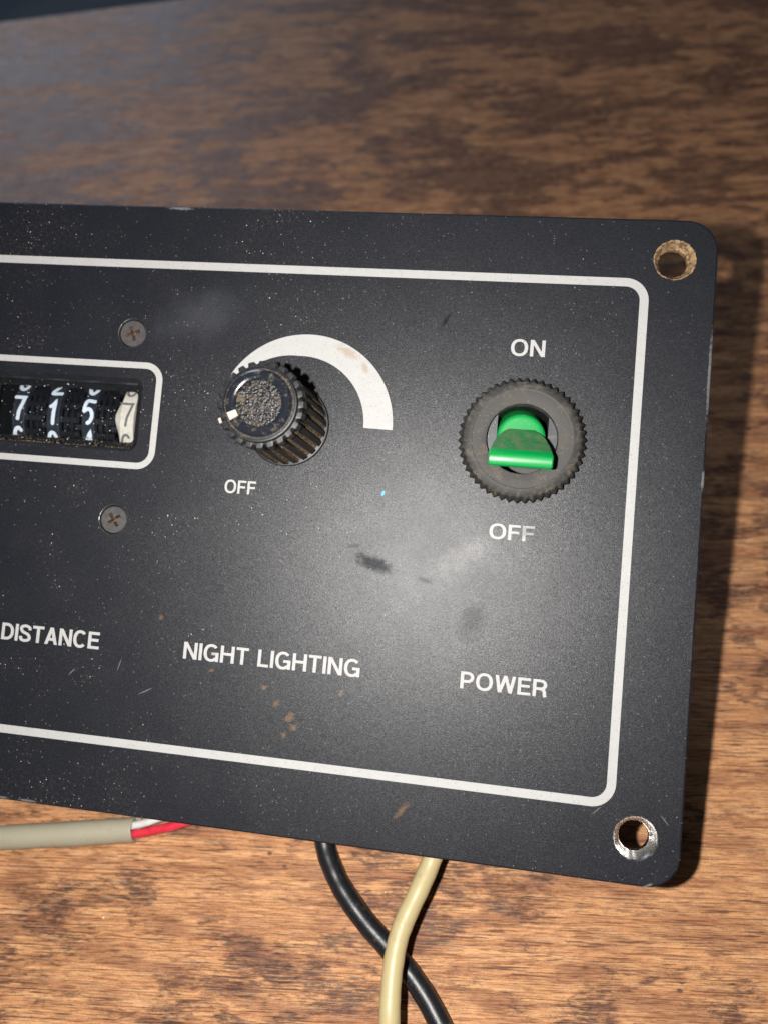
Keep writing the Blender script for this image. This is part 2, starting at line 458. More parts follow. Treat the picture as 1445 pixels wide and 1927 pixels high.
def circle(cx, cy, r, n=48):
    return [(cx + r * math.cos(2 * math.pi * i / n), cy + r * math.sin(2 * math.pi * i / n)) for i in range(n)]


def rrect(x0, y0, x1, y1, r, n=8):
    out = []
    for cx, cy, a in ((x1 - r, y1 - r, 0), (x0 + r, y1 - r, 90), (x0 + r, y0 + r, 180), (x1 - r, y0 + r, 270)):
        for i in range(n + 1):
            t = math.radians(a + 90 * i / n)
            out.append((cx + r * math.cos(t), cy + r * math.sin(t)))
    return out


def fill(loops, z):
    """Triangulated face bounded by the first loop, with the others as holes."""
    bm = bmesh.new()
    es = []
    for lp in loops:
        v = [bm.verts.new((x, y, z)) for x, y in lp]
        es += [bm.edges.new((v[i], v[(i + 1) % len(v)])) for i in range(len(v))]
    bmesh.ops.triangle_fill(bm, edges=es, use_beauty=True, use_dissolve=False, normal=(0, 0, 1))
    bm.verts.index_update()
    vs = [tuple(v.co) for v in bm.verts]
    fs = [tuple(v.index for v in f.verts) for f in bm.faces]
    bm.free()
    return vs, fs


class Build:
    def __init__(self):
        self.v, self.f, self.m = [], [], []

    def add(self, vs, fs, k=0):
        o = len(self.v)
        self.v += [tuple(p) for p in vs]
        self.f += [tuple(i + o for i in f) for f in fs]
        self.m += [k] * len(fs)

    def rings(self, rings, k=0, close=True):
        """Quads between successive equal-length rings of 3D points."""
        n = len(rings[0])
        o = len(self.v)
        for r in rings:
            self.v += [tuple(p) for p in r]
        for j in range(len(rings) - 1):
            for i in range(n if close else n - 1):
                a, b = o + j * n + i, o + j * n + (i + 1) % n
                self.f.append((a, b, b + n, a + n))
                self.m.append(k(j, i) if callable(k) else k)

    def cap(self, ring, k=0):
        o = len(self.v)
        self.v += [tuple(p) for p in ring]
        self.f.append(tuple(range(o, o + len(ring))))
        self.m.append(k)

    def obj(self, name, mats, parent=None, smooth=None, weld=True):
        me = bpy.data.meshes.new(name)
        me.from_pydata([(x * S, y * S, z * S) for x, y, z in self.v], [], self.f)
        for p, k in zip(me.polygons, self.m):
            p.material_index = k
        bm = bmesh.new()
        bm.from_mesh(me)
        if weld:
            bmesh.ops.remove_doubles(bm, verts=bm.verts, dist=2e-7)
            bmesh.ops.recalc_face_normals(bm, faces=bm.faces)
        bm.to_mesh(me)
        bm.free()
        return link(name, me, mats, parent, smooth)


def lift(lp, z):
    return [(x, y, z) for x, y in lp]


def catmull(pts, n=8):
    P = [Vector(p) for p in pts]
    P = [2 * P[0] - P[1]] + P + [2 * P[-1] - P[-2]]
    out = []
    for i in range(1, len(P) - 2):
        a, b, c, d = P[i - 1:i + 3]
        for k in range(n):
            t = k / n
            out.append(0.5 * ((2 * b) + (c - a) * t + (2 * a - 5 * b + 4 * c - d) * t * t + (3 * b - a - 3 * c + d) * t ** 3))
    out.append(P[-2])
    return out


def tube(path, r, n=20, caps=True, wob=0.012, seed=1):
    rnd = random.Random(seed)
    b = Build()
    rings = []
    up = Vector((0, 0, 1))
    for i, p in enumerate(path):
        t = (path[min(i + 1, len(path) - 1)] - path[max(i - 1, 0)]).normalized()
        s = t.cross(up).normalized()
        w = s.cross(t).normalized()
        rr = r * (1 + wob * math.sin(i * .37 + seed) + wob * math.sin(i * .91 + 2 * seed))
        rings.append([p + (s * math.cos(2 * math.pi * k / n) + w * math.sin(2 * math.pi * k / n)) * rr for k in range(n)])
    b.rings(rings)
    if caps:
        b.cap(rings[0])
        b.cap(rings[-1])
    return b


# ------------------------------------------------------------------ the setting: table and what lies beyond its edge
def edge_y(x):                               # far edge of the table top
    return 305.0 + (x + 250.6) * math.tan(math.radians(14.0))


def make_table():
    xs = (-620.0, 420.0)
    y0 = -420.0
    r = 3.0
    b = Build()
    prof = [(-r * (1 - math.cos(a)), -r * (1 - math.sin(a))) for a in [math.radians(90 - 15 * k) for k in range(7)]]
    # rounded far edge as a strip, flat top, underside
    rows = []
    for dy, dz in [(-(r), 0.0)] + [(-(r) + r * math.sin(math.radians(a)), -r + r * math.cos(math.radians(a))) for a in range(15, 91, 15)] + [(0.0, -22.0)]:
        rows.append([(x, edge_y(x) + dy, dz) for x in xs])
    rows = [[(x, y0, -22.0) for x in xs], [(x, y0, 0.0) for x in xs]] + rows
    rows.append([(x, y0, -22.0) for x in xs])
    b.rings(rows, 0, close=False)
    b.cap([(xs[0], y0, 0), (xs[0], edge_y(xs[0]) - r, 0), (xs[0], edge_y(xs[0]), -r), (xs[0], edge_y(xs[0]), -22), (xs[0], y0, -22)])
    b.cap([(xs[1], y0, 0), (xs[1], edge_y(xs[1]) - r, 0), (xs[1], edge_y(xs[1]), -r), (xs[1], edge_y(xs[1]), -22), (xs[1], y0, -22)])
    t = b.obj('table', WOOD, None, 40)
    t['kind'] = 'structure'
    f = raw('floor', [(-6000, -4000, -740), (6000, -4000, -740), (6000, 8000, -740), (-6000, 8000, -740)], [(0, 1, 2, 3)], EDGE)
    f['kind'] = 'structure'


make_table()

# ------------------------------------------------------------------ the instrument
panel = bpy.data.objects.new('instrument_panel', None)
COL.objects.link(panel)
panel.matrix_world = PANEL_M
panel.empty_display_size = 0.02
panel['label'] = 'black metal instrument panel with white lettering, round knob, digit counter and green switch'
panel['category'] = 'control panel'

X0, X1, Y0, Y1 = -128.0, 36.0, -50.0, 63.15
THICK = 2.8
HOLES = [(28.85, 55.95, 3.45), (28.6, -42.3, 3.55), (-121.0, 55.95, 3.45), (-121.0, -42.3, 3.5)]
SCREWS = [(-68.4, 38.3), (-68.2, 3.0), (-99.5, 38.3), (-99.3, 3.0)]
WX0, WX1, WY0, WY1 = -98.4, -65.9, 16.5, 29.0        # opening in front of the counter


def make_faceplate():
    b = Build()
    o0 = rrect(X0 + .35, Y0 + .35, X1 - .35, Y1 - .35, 5.3, 12)
    o1 = rrect(X0 + .08, Y0 + .08, X1 - .08, Y1 - .08, 5.55, 12)
    o2 = rrect(X0, Y0, X1, Y1, 5.6, 12)
    hl = [circle(x, y, r, 56) for x, y, r in HOLES]
    sl = [circle(x, y, 2.78, 40) for x, y in SCREWS]
    win = rrect(WX0 - .7, WY0 - .7, WX1 + .7, WY1 + .7, 2.0, 8)
    win1 = rrect(WX0, WY0, WX1, WY1, 1.4, 8)
    sw = [circle(5.05, 22.55, 7.0, 40)]
    b.add(*fill([o0] + hl + sl + sw + [win], 0.0))
    b.rings([lift(o0, 0), lift(o1, -.1), lift(o2, -.4), lift(o2, -THICK)])
    for lp in hl + sl + sw:
        b.rings([lift(lp, 0), lift(lp, -THICK)])
    b.rings([lift(win, 0), lift(win1, -0.8), lift(win1, -THICK)])
    b.add(*fill([o2] + hl + sl + sw + [win1], -THICK))
    b.obj('faceplate', PAINT, panel, 12)


make_faceplate()

# housing: a wedge standing on the table behind the plate
hx0, hx1 = -115.0, 14.0


def panel_pt(y, z):
    return (y * CT - z * ST, HF + y * ST + z * CT)


def unworld(x, Y, Z):                                  # table coordinates back into the panel's frame
    dz = Z - HF
    return (x, Y * CT + dz * ST, -Y * ST + dz * CT)


sec = [panel_pt(-36, -THICK - .05), (-21.0, 0.02), (44.0, 0.02), panel_pt(50, -THICK - .05)]
hv = [unworld(hx0, *p) for p in sec] + [unworld(hx1, *p) for p in sec]
raw('housing', hv, [(0, 1, 2, 3), (4, 5, 6, 7), (0, 1, 5, 4), (1, 2, 6, 5), (2, 3, 7, 6)], HOUSE, panel)

# countersunk mounting holes
for i, (x, y, r) in enumerate(HOLES):
    b = Build()
    rnd = random.Random(40 + i)
    jag = [rnd.uniform(-.07, .07) for _ in range(56)]
    C = lambda rr, z, j=0.0: [(x + (rr + j * jag[k]) * math.cos(2 * math.pi * k / 56), y + (rr + j * jag[k]) * math.sin(2 * math.pi * k / 56), z) for k in range(56)]
    b.rings([C(r + .12, .012, 1.2), C(r - .02, .02, 0.4), C(r - .25, -.22, .6), C(2.72, -1.45, .8), C(2.5, -1.65, .8), C(2.45, -2.4), C(2.55, -THICK), C(r, -THICK)])
    o = b.obj('countersink', RUSTY if i % 2 == 0 else BARE, panel, 40)
    o['label'] = 'rust stained countersunk hole' if i % 2 == 0 else 'bright bare metal countersunk hole'

# countersunk cross-head screws
for i, (x, y) in enumerate(SCREWS):
    cyc = circle(x, y, 2.40, 40)
    a0 = [0.35, 0.62, 0.2, 0.9][i]
    cross = []
    for q in range(4):
        for rr, da in ((0.42, -0.785), (1.5, -0.25), (1.5, 0.25)):
            t = a0 + q * math.pi / 2 + da
            cross.append((x + rr * math.cos(t), y + rr * math.sin(t)))
    small = [(x + (px - x) * .55, y + (py - y) * .55) for px, py in cross]
    b = Build()
    b.add(*fill([cyc, cross], -0.16))
    b.rings([lift(cyc, -.16), lift(circle(x, y, 2.5, 40), -.28), lift(circle(x, y, 2.62, 40), -.9), lift(circle(x, y, 1.6, 40), -THICK - 0.4)])
    h = b.obj('screw', SCREW, panel, 35)
    b = Build()
    b.rings([lift(cross, -.16), lift(small, -1.4)])
    b.add(*fill([small], -1.4))
    b.obj('cross_recess', RECESS, h)
    b = Build()
    b.rings([lift(circle(x, y, 2.84, 40), .012), lift(circle(x, y, 2.76, 40), -.02), lift(circle(x, y, 2.66, 40), -.8)])
    b.obj('countersink_rim', SEAT, h, 40)


# ---- white printing
def stroke(pts, w, closed=False, caps=False):
    """2D ribbon of width w along a polyline, mitred."""
    P = [Vector(p) for p in pts]
    n = len(P)
    L, R = [], []
    for i in range(n):
        if closed:
            a, c = P[(i - 1) % n], P[(i + 1) % n]
        else:
            a, c = P[max(i - 1, 0)], P[min(i + 1, n - 1)]
        d1 = (P[i] - a).normalized() if (P[i] - a).length > 1e-9 else (c - P[i]).normalized()
        d2 = (c - P[i]).normalized() if (c - P[i]).length > 1e-9 else d1
        n1, n2 = Vector((-d1.y, d1.x)), Vector((-d2.y, d2.x))
        m = (n1 + n2).normalized()
        k = (w / 2) / max(0.5, m.dot(n1))
        L.append(P[i] + m * k)
        R.append(P[i] - m * k)
    vs = L + R
    fs = [(i, (i + 1) % n, n + (i + 1) % n, n + i) for i in range(n if closed else n - 1)]
    if caps and not closed:
        for e, q in ((0, 1), (n - 1, n - 2)):
            d = (P[e] - P[q]).normalized()
            s = Vector((-d.y, d.x))
            o = len(vs)
            arc = [P[e] + (s * math.cos(t) + d * math.sin(t)) * (w / 2) for t in [math.pi * k / 6 for k in range(7)]]
            vs = vs + arc
            fs.append(tuple(range(o, o + 7)))
    return [(v.x, v.y) for v in vs], fs


def ell(cx, cy, rx, ry, a0, a1, n=24, e=2.25):
    out = []
    for i in range(n + 1):
        t = math.radians(a0 + (a1 - a0) * i / n)
        c, s = math.cos(t), math.sin(t)
        out.append((cx + rx * math.copysign(abs(c) ** (2 / e), c), cy + ry * math.copysign(abs(s) ** (2 / e), s)))
    return out


def glyph(ch, w):
    """Strokes and polygons of a grotesque capital, cap height 1; returns (strokes, polygons, width)."""
    h = w / 2
    v = lambda x: ([(x, 0), (x, 1)], False)
    hb = lambda x0, x1, y: ([(x0, y), (x1, y)], False)
    if ch == 'I':
        return [v(h)], [], w
    if ch == 'N':
        W = .70
        return [v(h), v(W - h)], [[(0, 1), (w * 1.12, 1), (W, 0), (W - w * 1.12, 0)]], W
    if ch == 'F':
        return [v(h), hb(0, .57, 1 - h), hb(0, .52, .50)], [], .57
    if ch == 'E':
        return [v(h), hb(0, .60, 1 - h), hb(0, .56, .52), hb(0, .61, h)], [], .61
    if ch == 'L':
        return [v(h), hb(0, .54, h)], [], .54
    if ch == 'T':
        return [v(.31), hb(0, .62, 1 - h)], [], .62
    if ch == 'H':
        return [v(h), v(.70 - h), hb(0, .70, .52)], [], .70
    if ch in 'PR':
        y0, y1 = (.43 if ch == 'P' else .46), 1 - h
        r = (y1 - y0) / 2
        W = .64 if ch == 'P' else .66
        bowl = [(0, y1)] + ell(W - h - r * 1.05, (y0 + y1) / 2, r * 1.05, r, 90, -90, 16, 2.2) + [(0, y0)]
        st = [v(h), (bowl, False)]
        if ch == 'R':
            st.append(([(W - .30, .46), (W - .155, .40), (W - .115, .28), (W - .10, .10), (W - .06, 0)], False))
        return st, [], W
    if ch == 'D':
        W = .68
        bowl = [(0, 1 - h)] + ell(W - h - .33, .5, .33, .5 - h, 90, -90, 20, 2.2) + [(0, h)]
        return [v(h), (bowl, False)], [], W
    if ch == 'O':
        W = .80
        return [(ell(W / 2, .5, W / 2 - h, .52 - h, 0, 345, 23), True)], [], W
    if ch == 'C':
        W = .73
        return [(ell(W / 2, .5, W / 2 - h, .52 - h, 42, 318, 26), False)], [], W
    if ch == 'G':
        W = .76
        return [(ell(W / 2, .5, W / 2 - h, .52 - h, 42, 322, 26), False), ([(W - h, .0), (W - h, .46)], False), hb(W * .52, W, .46)], [], W
    if ch == 'S':
        W = .64
        P = [(W - h, .70), (W - h - .03, .85), (W / 2, 1.02 - h), (h + .03, .87), (h, .73), (.17, .58), (W / 2, .51), (W - .17, .43), (W - h, .28), (W - h - .04, .13), (W / 2, h - .02), (h + .03, .13), (h - .01, .31)]
        return [([tuple(p)[:2] for p in catmull([(a, b, 0) for a, b in P], 4)], False)], [], W
    if ch == 'A':
        W = .70
        return [hb(W * .2, W * .8, .30)], [[(0, 0), (w * 1.05, 0), (W / 2 + w * .55, 1), (W / 2 - w * .55, 1)], [(W, 0), (W - w * 1.05, 0), (W / 2 - w * .55, 1), (W / 2 + w * .55, 1)]], W
    if ch == 'W':
        W = .98
        k = w * 1.02
        a, m, c = .24, .49, .74
        return [], [[(0, 1), (k, 1), (a + k / 2, 0), (a - k / 2, 0)], [(a - k / 2, 0), (a + k / 2, 0), (m + k / 2, 1), (m - k / 2, 1)],
                    [(m - k / 2, 1), (m + k / 2, 1), (c + k / 2, 0), (c - k / 2, 0)], [(c - k / 2, 0), (c + k / 2, 0), (W, 1), (W - k, 1)]], W
    return [], [], .30


def word(text, xl, xr, yb, cap, w=.158, name='lettering', track=.10):
    tot = 0.0
    items = []
    for ch in text:
        g = glyph(ch, w)
        items.append((tot, g))
        tot += g[2] + track
    tot -= track
    kx = (xr - xl) / tot
    b = Build()
    zz = 0.016
    for x, (st, po, W) in items:
        for pts, cl in st:
            vs, fs = stroke(pts, w, cl)
            b.add([(xl + (x + p) * kx, yb + q * cap, zz) for p, q in vs], fs)
            zz += 0.0012
        for pl in po:
            b.add([(xl + (x + p) * kx, yb + q * cap, zz) for p, q in pl], [tuple(range(len(pl)))])
            zz += 0.0012
    for i, f in enumerate(b.f):                       # all faces look outwards
        p = [b.v[k] for k in f[:3]]
        if (p[1][0] - p[0][0]) * (p[2][1] - p[0][1]) - (p[1][1] - p[0][1]) * (p[2][0] - p[0][0]) < 0:
            b.f[i] = tuple(reversed(f))
    return b.obj(name, PRINT, panel, None, weld=False)


word('POWER', -2.15, 12.5, -20.92, 2.90)
word('NIGHT LIGHTING', -52.1, -19.7, -20.95, 3.02, track=.088)
word('DISTANCE', -87.75, -68.3, -21.0, 3.10, .168, track=.075)
word('ON', 2.0, 7.95, 37.72, 2.95)
word('OFF', -47.5, -41.65, 9.62, 2.42)
word('OFF', 0.75, 8.5, 5.25, 2.65)


def frame_line(name, x0, y0, x1, y1, r, w):
    a = rrect(x0, y0, x1, y1, r, 10)
    c = rrect(x0 + w, y0 + w, x1 - w, y1 - w, max(r - w, .3), 10)
    b = Build()
    b.rings([lift(a, .018), lift(c, .018)])
    o = b.obj(name, PRINT, panel)
    return o


frame_line('border_line', -117.0, -38.0, 24.9, 52.45, 4.0, 1.50)
frame_line('counter_border_line', -101.6, 12.68, -61.5, 32.85, 3.5, 1.20)

# tapering dimmer arc round the knob
oc, orr, ic, ir = (-34.2, 23.2), 16.5, (-35.35, 23.25), 12.4
oa, ia = [], []
for i in range(61):
    f = i / 60
    ta = math.radians(-0.4 + f * 150)
    oa.append((oc[0] + orr * math.cos(ta), oc[1] + orr * math.sin(ta), .018))
    ia.append((ic[0] + (ir + max(0, f - .62) * 4.0) * math.cos(ta), ic[1] + (ir + max(0, f - .62) * 4.0) * math.sin(ta), .018))
b = Build()
b.rings([oa, ia], close=False)
b.obj('dimmer_arc', PRINT, panel)

# ---- counter behind its window
b = Build()
bx0, bx1, by0, by1 = WX0 - 1.5, WX1 + 1.5, WY0 - 1.5, WY1 + 1.5
z0, z1 = -THICK - .04, -26.0
b.rings([lift(rrect(bx0, by0, bx1, by1, 1, 4), z0), lift(rrect(bx0, by0, bx1, by1, 1, 4), z1)])
b.add(*fill([rrect(bx0, by0, bx1, by1, 1, 4)], z1))
b.obj('counter_box', PIT, panel)

DIG = {
    '7': [[(-.45, 1), (.5, 1), (.36, .70), (.12, .36), (.02, 0)]],
    '1': [[(-.26, .76), (.02, .86), (.14, 1), (.10, .5), (.06, 0)]],
    '5': [[(.48, 1), (-.28, 1), (-.44, .55), (-.1, .64), (.25, .56), (.42, .34), (.28, .10), (0.02, 0)]],
    '8': [ell(0, .25, .40, .25, 0, 350, 20, 2.0), ell(0, .76, .34, .24, 0, 350, 20, 2.0)],
    '2': [[(-.42, .78), (-.2, .97), (.12, 1), (.38, .82), (.34, .6), (.0, .34), (-.42, 0), (.5, 0)]],
    '6': [[(.36, .9), (.12, 1), (-.2, .92), (-.4, .6), (-.42, .3), (-.22, .04), (.08, 0), (.36, .18), (.36, .42), (.1, .58), (-.2, .52), (-.4, .32)]],
    '0': [ell(0, .5, .42, .5, 0, 350, 28, 2.2)],
    '4': [[(.18, 0), (.24, .5), (.28, 1), (-.1, .62), (-.46, .30), (.5, .30)]],
}
WR = 10.0
MX0, MX1, MY0, MY1 = -98.2, -68.95, 18.3, 28.4        # the mask the digits show through
WZ = -7.0 - WR


def on_wheel(x, ang, r, yc):
    return (x, yc + r * math.sin(ang), WZ + r * math.cos(ang))


def make_wheel(xc, ymid, n, cream=False):
    yc = 23.2
    a_mid = math.asin((ymid - yc) / WR)
    b = Build()
    hw = 1.42 if cream else 1.32
    cx = xc + (.16 if cream else .05)
    prof = [(cx - hw, WR - 1.2), (cx - hw, WR - .12), (cx - hw + .12, WR), (cx + hw - .12, WR), (cx + hw, WR - .12), (cx + hw, WR - 1.2)]
    N = 72
    b.rings([[on_wheel(x, 2 * math.pi * k / N, r, yc) for k in range(N)] for x, r in prof])
    if not cream:
        # toothed drum between this track and the next
        xa, xb = cx + hw, cx + hw + 3.9
        rings = []
        for x in (xa, xb):
            rings.append([on_wheel(x, 2 * math.pi * k / 160, WR - (.9 if (k // 4) % 2 else 1.9), yc) for k in range(160)])
        b.rings(rings, 1)
        for x in (xa + 1.3, xa + 2.6):
            b.rings([[on_wheel(x + e, 2 * math.pi * k / N, r, yc) for k in range(N)] for e, r in ((-.22, WR - 1.9), (-.2, WR - .5), (.2, WR - .5), (.22, WR - 1.9))], 1)
    else:
        # cam lobe on the flank of the last wheel
        def lobe(t):
            return WR - .25 - 3.2 * (min(1.0, abs(t - .02) / .62)) ** 1.6
        ts = [-1.0 + 2.0 * k / 48 for k in range(49)]
        x1 = cx - hw
        outer = lambda x, dr: [on_wheel(x, t, max(lobe(t) - dr, 5.5), yc) for t in ts]
        wid = [0.30 + 0.95 * (.5 + .5 * math.cos(math.pi * min(1.0, abs(t - .02) / .42))) for t in ts]
        b.rings([[on_wheel(x1, t, WR - .2, yc) for t in ts],
                 [on_wheel(x1 - wd, t, WR - .45 - .25 * wd, yc) for t, wd in zip(ts, wid)],
                 [on_wheel(x1 - wd - .02, t, WR - 2.0, yc) for t, wd in zip(ts, wid)]], close=False)
    o = b.obj('digit_wheel', [CREAM, CREAM] if cream else [TRACK, WHEEL], panel, 30)
    order = '0123456789'
    for k in (-1, 0, 1):
        ch = order[(n + k) % 10]
        db = Build()
        lift_r = .03
        for pts in DIG[ch]:
            closed = pts is not None and len(pts) > 15 and math.dist(pts[0], pts[-1]) < .35 and ch in '80'
            fine = pts if closed else [tuple(p)[:2] for p in catmull([(a, c, 0) for a, c in pts], 5)] if ch not in '714' else pts
            if ch in '714':
                fine = []
                for q in range(len(pts) - 1):
                    for s in range(6):
                        fine.append((pts[q][0] + (pts[q + 1][0] - pts[q][0]) * s / 6, pts[q][1] + (pts[q + 1][1] - pts[q][1]) * s / 6))
                fine.append(pts[-1])
            mm = [(x * 2.05, (y - .5) * 4.4) for x, y in fine]
            vs, fs = stroke(mm, .52 if cream else .76, closed, caps=True)
            db.add([on_wheel(xc + x, a_mid + k * math.pi / 5 + y / WR, WR + lift_r, yc) for x, y in vs], fs)
            lift_r += .012
        db.obj('digit', GDIGIT if cream else DIGIT, o, weld=False)


make_wheel(-94.35, 24.0, 7)
make_wheel(-86.9, 23.5, 1)
make_wheel(-79.4, 24.0, 5)
make_wheel(-71.45, 24.0, 7, True)

b = Build()
mo, mi = rrect(WX0 - 1, WY0 - 1, WX1 + 1, WY1 + 1, 1.0, 6), rrect(MX0, MY0, MX1, MY1, 0.9, 6)
b.add(*fill([mo, mi], -6.1))
b.rings([lift(mi, -6.1), lift(mi, -6.5)])
b.obj('counter_mask', MASK, panel)

raw('counter_window', [(WX0 - .6, WY0 - .6, -3.0), (WX1 + .6, WY0 - .6, -3.0), (WX1 + .6, WY1 + .6, -3.0), (WX0 - .6, WY1 + .6, -3.0),
                       (WX0 - .6, WY0 - .6, -3.6), (WX1 + .6, WY0 - .6, -3.6), (WX1 + .6, WY1 + .6, -3.6), (WX0 - .6, WY1 + .6, -3.6)],
    [(0, 1, 2, 3), (7, 6, 5, 4), (0, 4, 5, 1), (1, 5, 6, 2), (2, 6, 7, 3), (3, 7, 4, 0)], PANE, panel)


def crumbs(name, spots, mat, seed):
    rnd = random.Random(seed)
    b = Build()
    T = [Vector(v) for v in ((1, 0, -.6), (-.5, .87, -.6), (-.5, -.87, -.6), (0.1, 0, .9), (.5, .6, .3))]
    F = [(0, 1, 2), (0, 4, 3), (1, 4, 0), (1, 3, 4), (1, 2, 3), (2, 0, 3)]
    for x, y, z, r in spots:
        M = Matrix.Rotation(rnd.uniform(0, 6.28), 3, (rnd.random(), rnd.random(), rnd.random() + .1))
        b.add([Vector((x, y, z)) + (M @ v) * r * rnd.uniform(.7, 1.3) for v in T], F)
    o = b.obj(name, mat, panel, None, weld=False)
    o['kind'] = 'stuff'
    return o


rnd = random.Random(5)
sp = []
for k in range(520):
    x = rnd.uniform(WX0, WX1 - .2)
    dens = .35 + .65 * (rnd.random() < .5 + .5 * math.sin(x * .7))
    if rnd.random() > dens:
        continue
    z = rnd.uniform(-2.8, -0.55)
    sp.append((x, WY0 + .02 + abs(rnd.gauss(0, .16)), z, rnd.uniform(.06, .17)))
for k in range(420):
    x = rnd.uniform(WX0, WX1 - 1.0)
    if rnd.random() > .45 + .5 * math.sin(x * .9 + 1.0):
        continue
    sp.append((x, 17.35 + abs(rnd.gauss(0, .45)), -2.93, rnd.uniform(.05, .14)))
crumbs('dirt', sp, GRIME, 8)

# ---- dimmer knob
KX, KY, KH = -36.7, 22.75, 19.4
NT = 24


def K(r, t, z):
    return (KX + r * math.cos(t), KY + r * math.sin(t), z)


def make_knob():
    N = NT * 10
    ph = 0.07
    b = Build()
    C = lambda r, z: [K(r, 2 * math.pi * i / N, z) for i in range(N)]

    def flute(r, d, z, duty=.60):
        out = []
        for i in range(N):
            f = (i / 10.0 + ph) % 1.0
            e = 0.0
            if f < duty:
                e = 1.0
            out.append(K(r - (0 if e else d), 2 * math.pi * i / N, z))
        return out
    rib = lambda j, i: 0 if ((i / 10.0 + ph) % 1.0) < .60 - .1 and (((i + 1) / 10.0 + ph) % 1.0) < .60 else 1
    # skirt
    b.rings([C(7.2, .15), C(7.55, .3), C(7.6, .75), C(7.45, 1.0), C(6.6, 1.15)], 2)
    # fluted barrel, grime packed in the flutes
    b.rings([flute(7.28, .35, 1.0), flute(7.22, .50, 1.5), flute(6.98, .55, 9.0), flute(6.75, .6, KH - 3.4)], rib)
    # toothed collar
    b.rings([flute(6.75, .6, KH - 3.4), flute(7.15, .62, KH - 3.2), flute(7.15, .62, KH - 1.8), flute(6.95, .55, KH - 1.55)], 2)
    b.rings([flute(6.95, .55, KH - 1.55), C(6.2, KH - 1.45)], 2)
    b.rings([C(6.2, KH - 1.45), C(6.05, KH - .75), C(5.85, KH - .70), C(5.72, KH - .95)], 2)
    b.rings([C(5.72, KH - .95), C(5.3, KH - .95)], 2)
    k = b.obj('knob', [RIB, GRIME, BLACKP], panel, 32)
    b = Build()
    b.rings([C(5.35, KH - 1.0), C(5.3, KH - .25), C(5.05, KH - .02), C(4.5, KH), C(4.0, KH - .03), C(3.75, KH - .22), C(3.66, KH - .75)])
    b.obj('cap_ring', GLOSS, k, 40)
    b = Build()
    rr = [(3.68, -.55), (2.8, -.52), (1.6, -.48), (.6, -.46)]
    b.rings([C(r, KH + z) for r, z in rr])
    b.cap(C(.6, KH - .46))
    b.obj('cap_insert', HAMMER, k, 40)
    # pointer chip
    t = math.radians(209)
    d, s = (math.cos(t), math.sin(t)), (-math.sin(t), math.cos(t))
    r0, r1, hw = 3.65, 5.15, .66
    Q = [(r0, -hw * .8), (r1, -hw), (r1, hw), (r0, hw * .8)]
    lo = [(KX + a * d[0] + c * s[0], KY + a * d[1] + c * s[1], KH - .6) for a, c in Q]
    hi = [(KX + a * d[0] + c * s[0], KY + a * d[1] + c * s[1], KH + .16) for a, c in Q]
    hi2 = [(KX + (4.4 + (a - 4.4) * .8) * d[0] + c * .8 * s[0], KY + (4.4 + (a - 4.4) * .8) * d[1] + c * .8 * s[1], KH + .24) for a, c in Q]
    b = Build()
    b.rings([lo, hi, hi2])
    b.cap(hi2)
    b.obj('pointer', IVORY, k)
    b = Build()
    t2 = math.radians(205)
    Q = [K(r, t2 + a, z) for r, a, z in ((6.8, -.06, KH - 1.75), (7.25, -.06, KH - 1.9), (7.25, .06, KH - 1.9), (6.8, .06, KH - 1.75))]
    Q2 = [K(r, t2 + a, z) for r, a, z in ((6.8, -.06, KH - 1.4), (7.25, -.06, KH - 1.5), (7.25, .06, KH - 1.5), (6.8, .06, KH - 1.4))]
    b.rings([Q, Q2])
    b.cap(Q2)
    b.obj('pointer_mark', IVORY, k)
    # crumbs of grime in the ring groove and in the flutes
    rnd = random.Random(12)
    sp = []
    for _ in range(420):
        a = rnd.uniform(0, 6.283)
        if math.sin(a * 2 + .6) + rnd.uniform(-1, 1) < -.5:
            continue
        sp.append((*K(rnd.uniform(5.4, 5.76), a, KH - .93), rnd.uniform(.05, .13)))
    for _ in range(620):
        q = rnd.randrange(NT)
        f = rnd.uniform(.66, .94)
        a = 2 * math.pi * (q + f - ph) / NT
        z = 1.2 + rnd.random() ** 1.2 * 14.0
        r = 7.28 - (z - 1) * .035 - .50
        sp.append((*K(r, a, z), rnd.uniform(.05, .15)))
    o = crumbs('grime', sp, GRIME, 3)
    o.parent = k


make_knob()

# ---- power switch
SX, SY = 5.05, 22.55


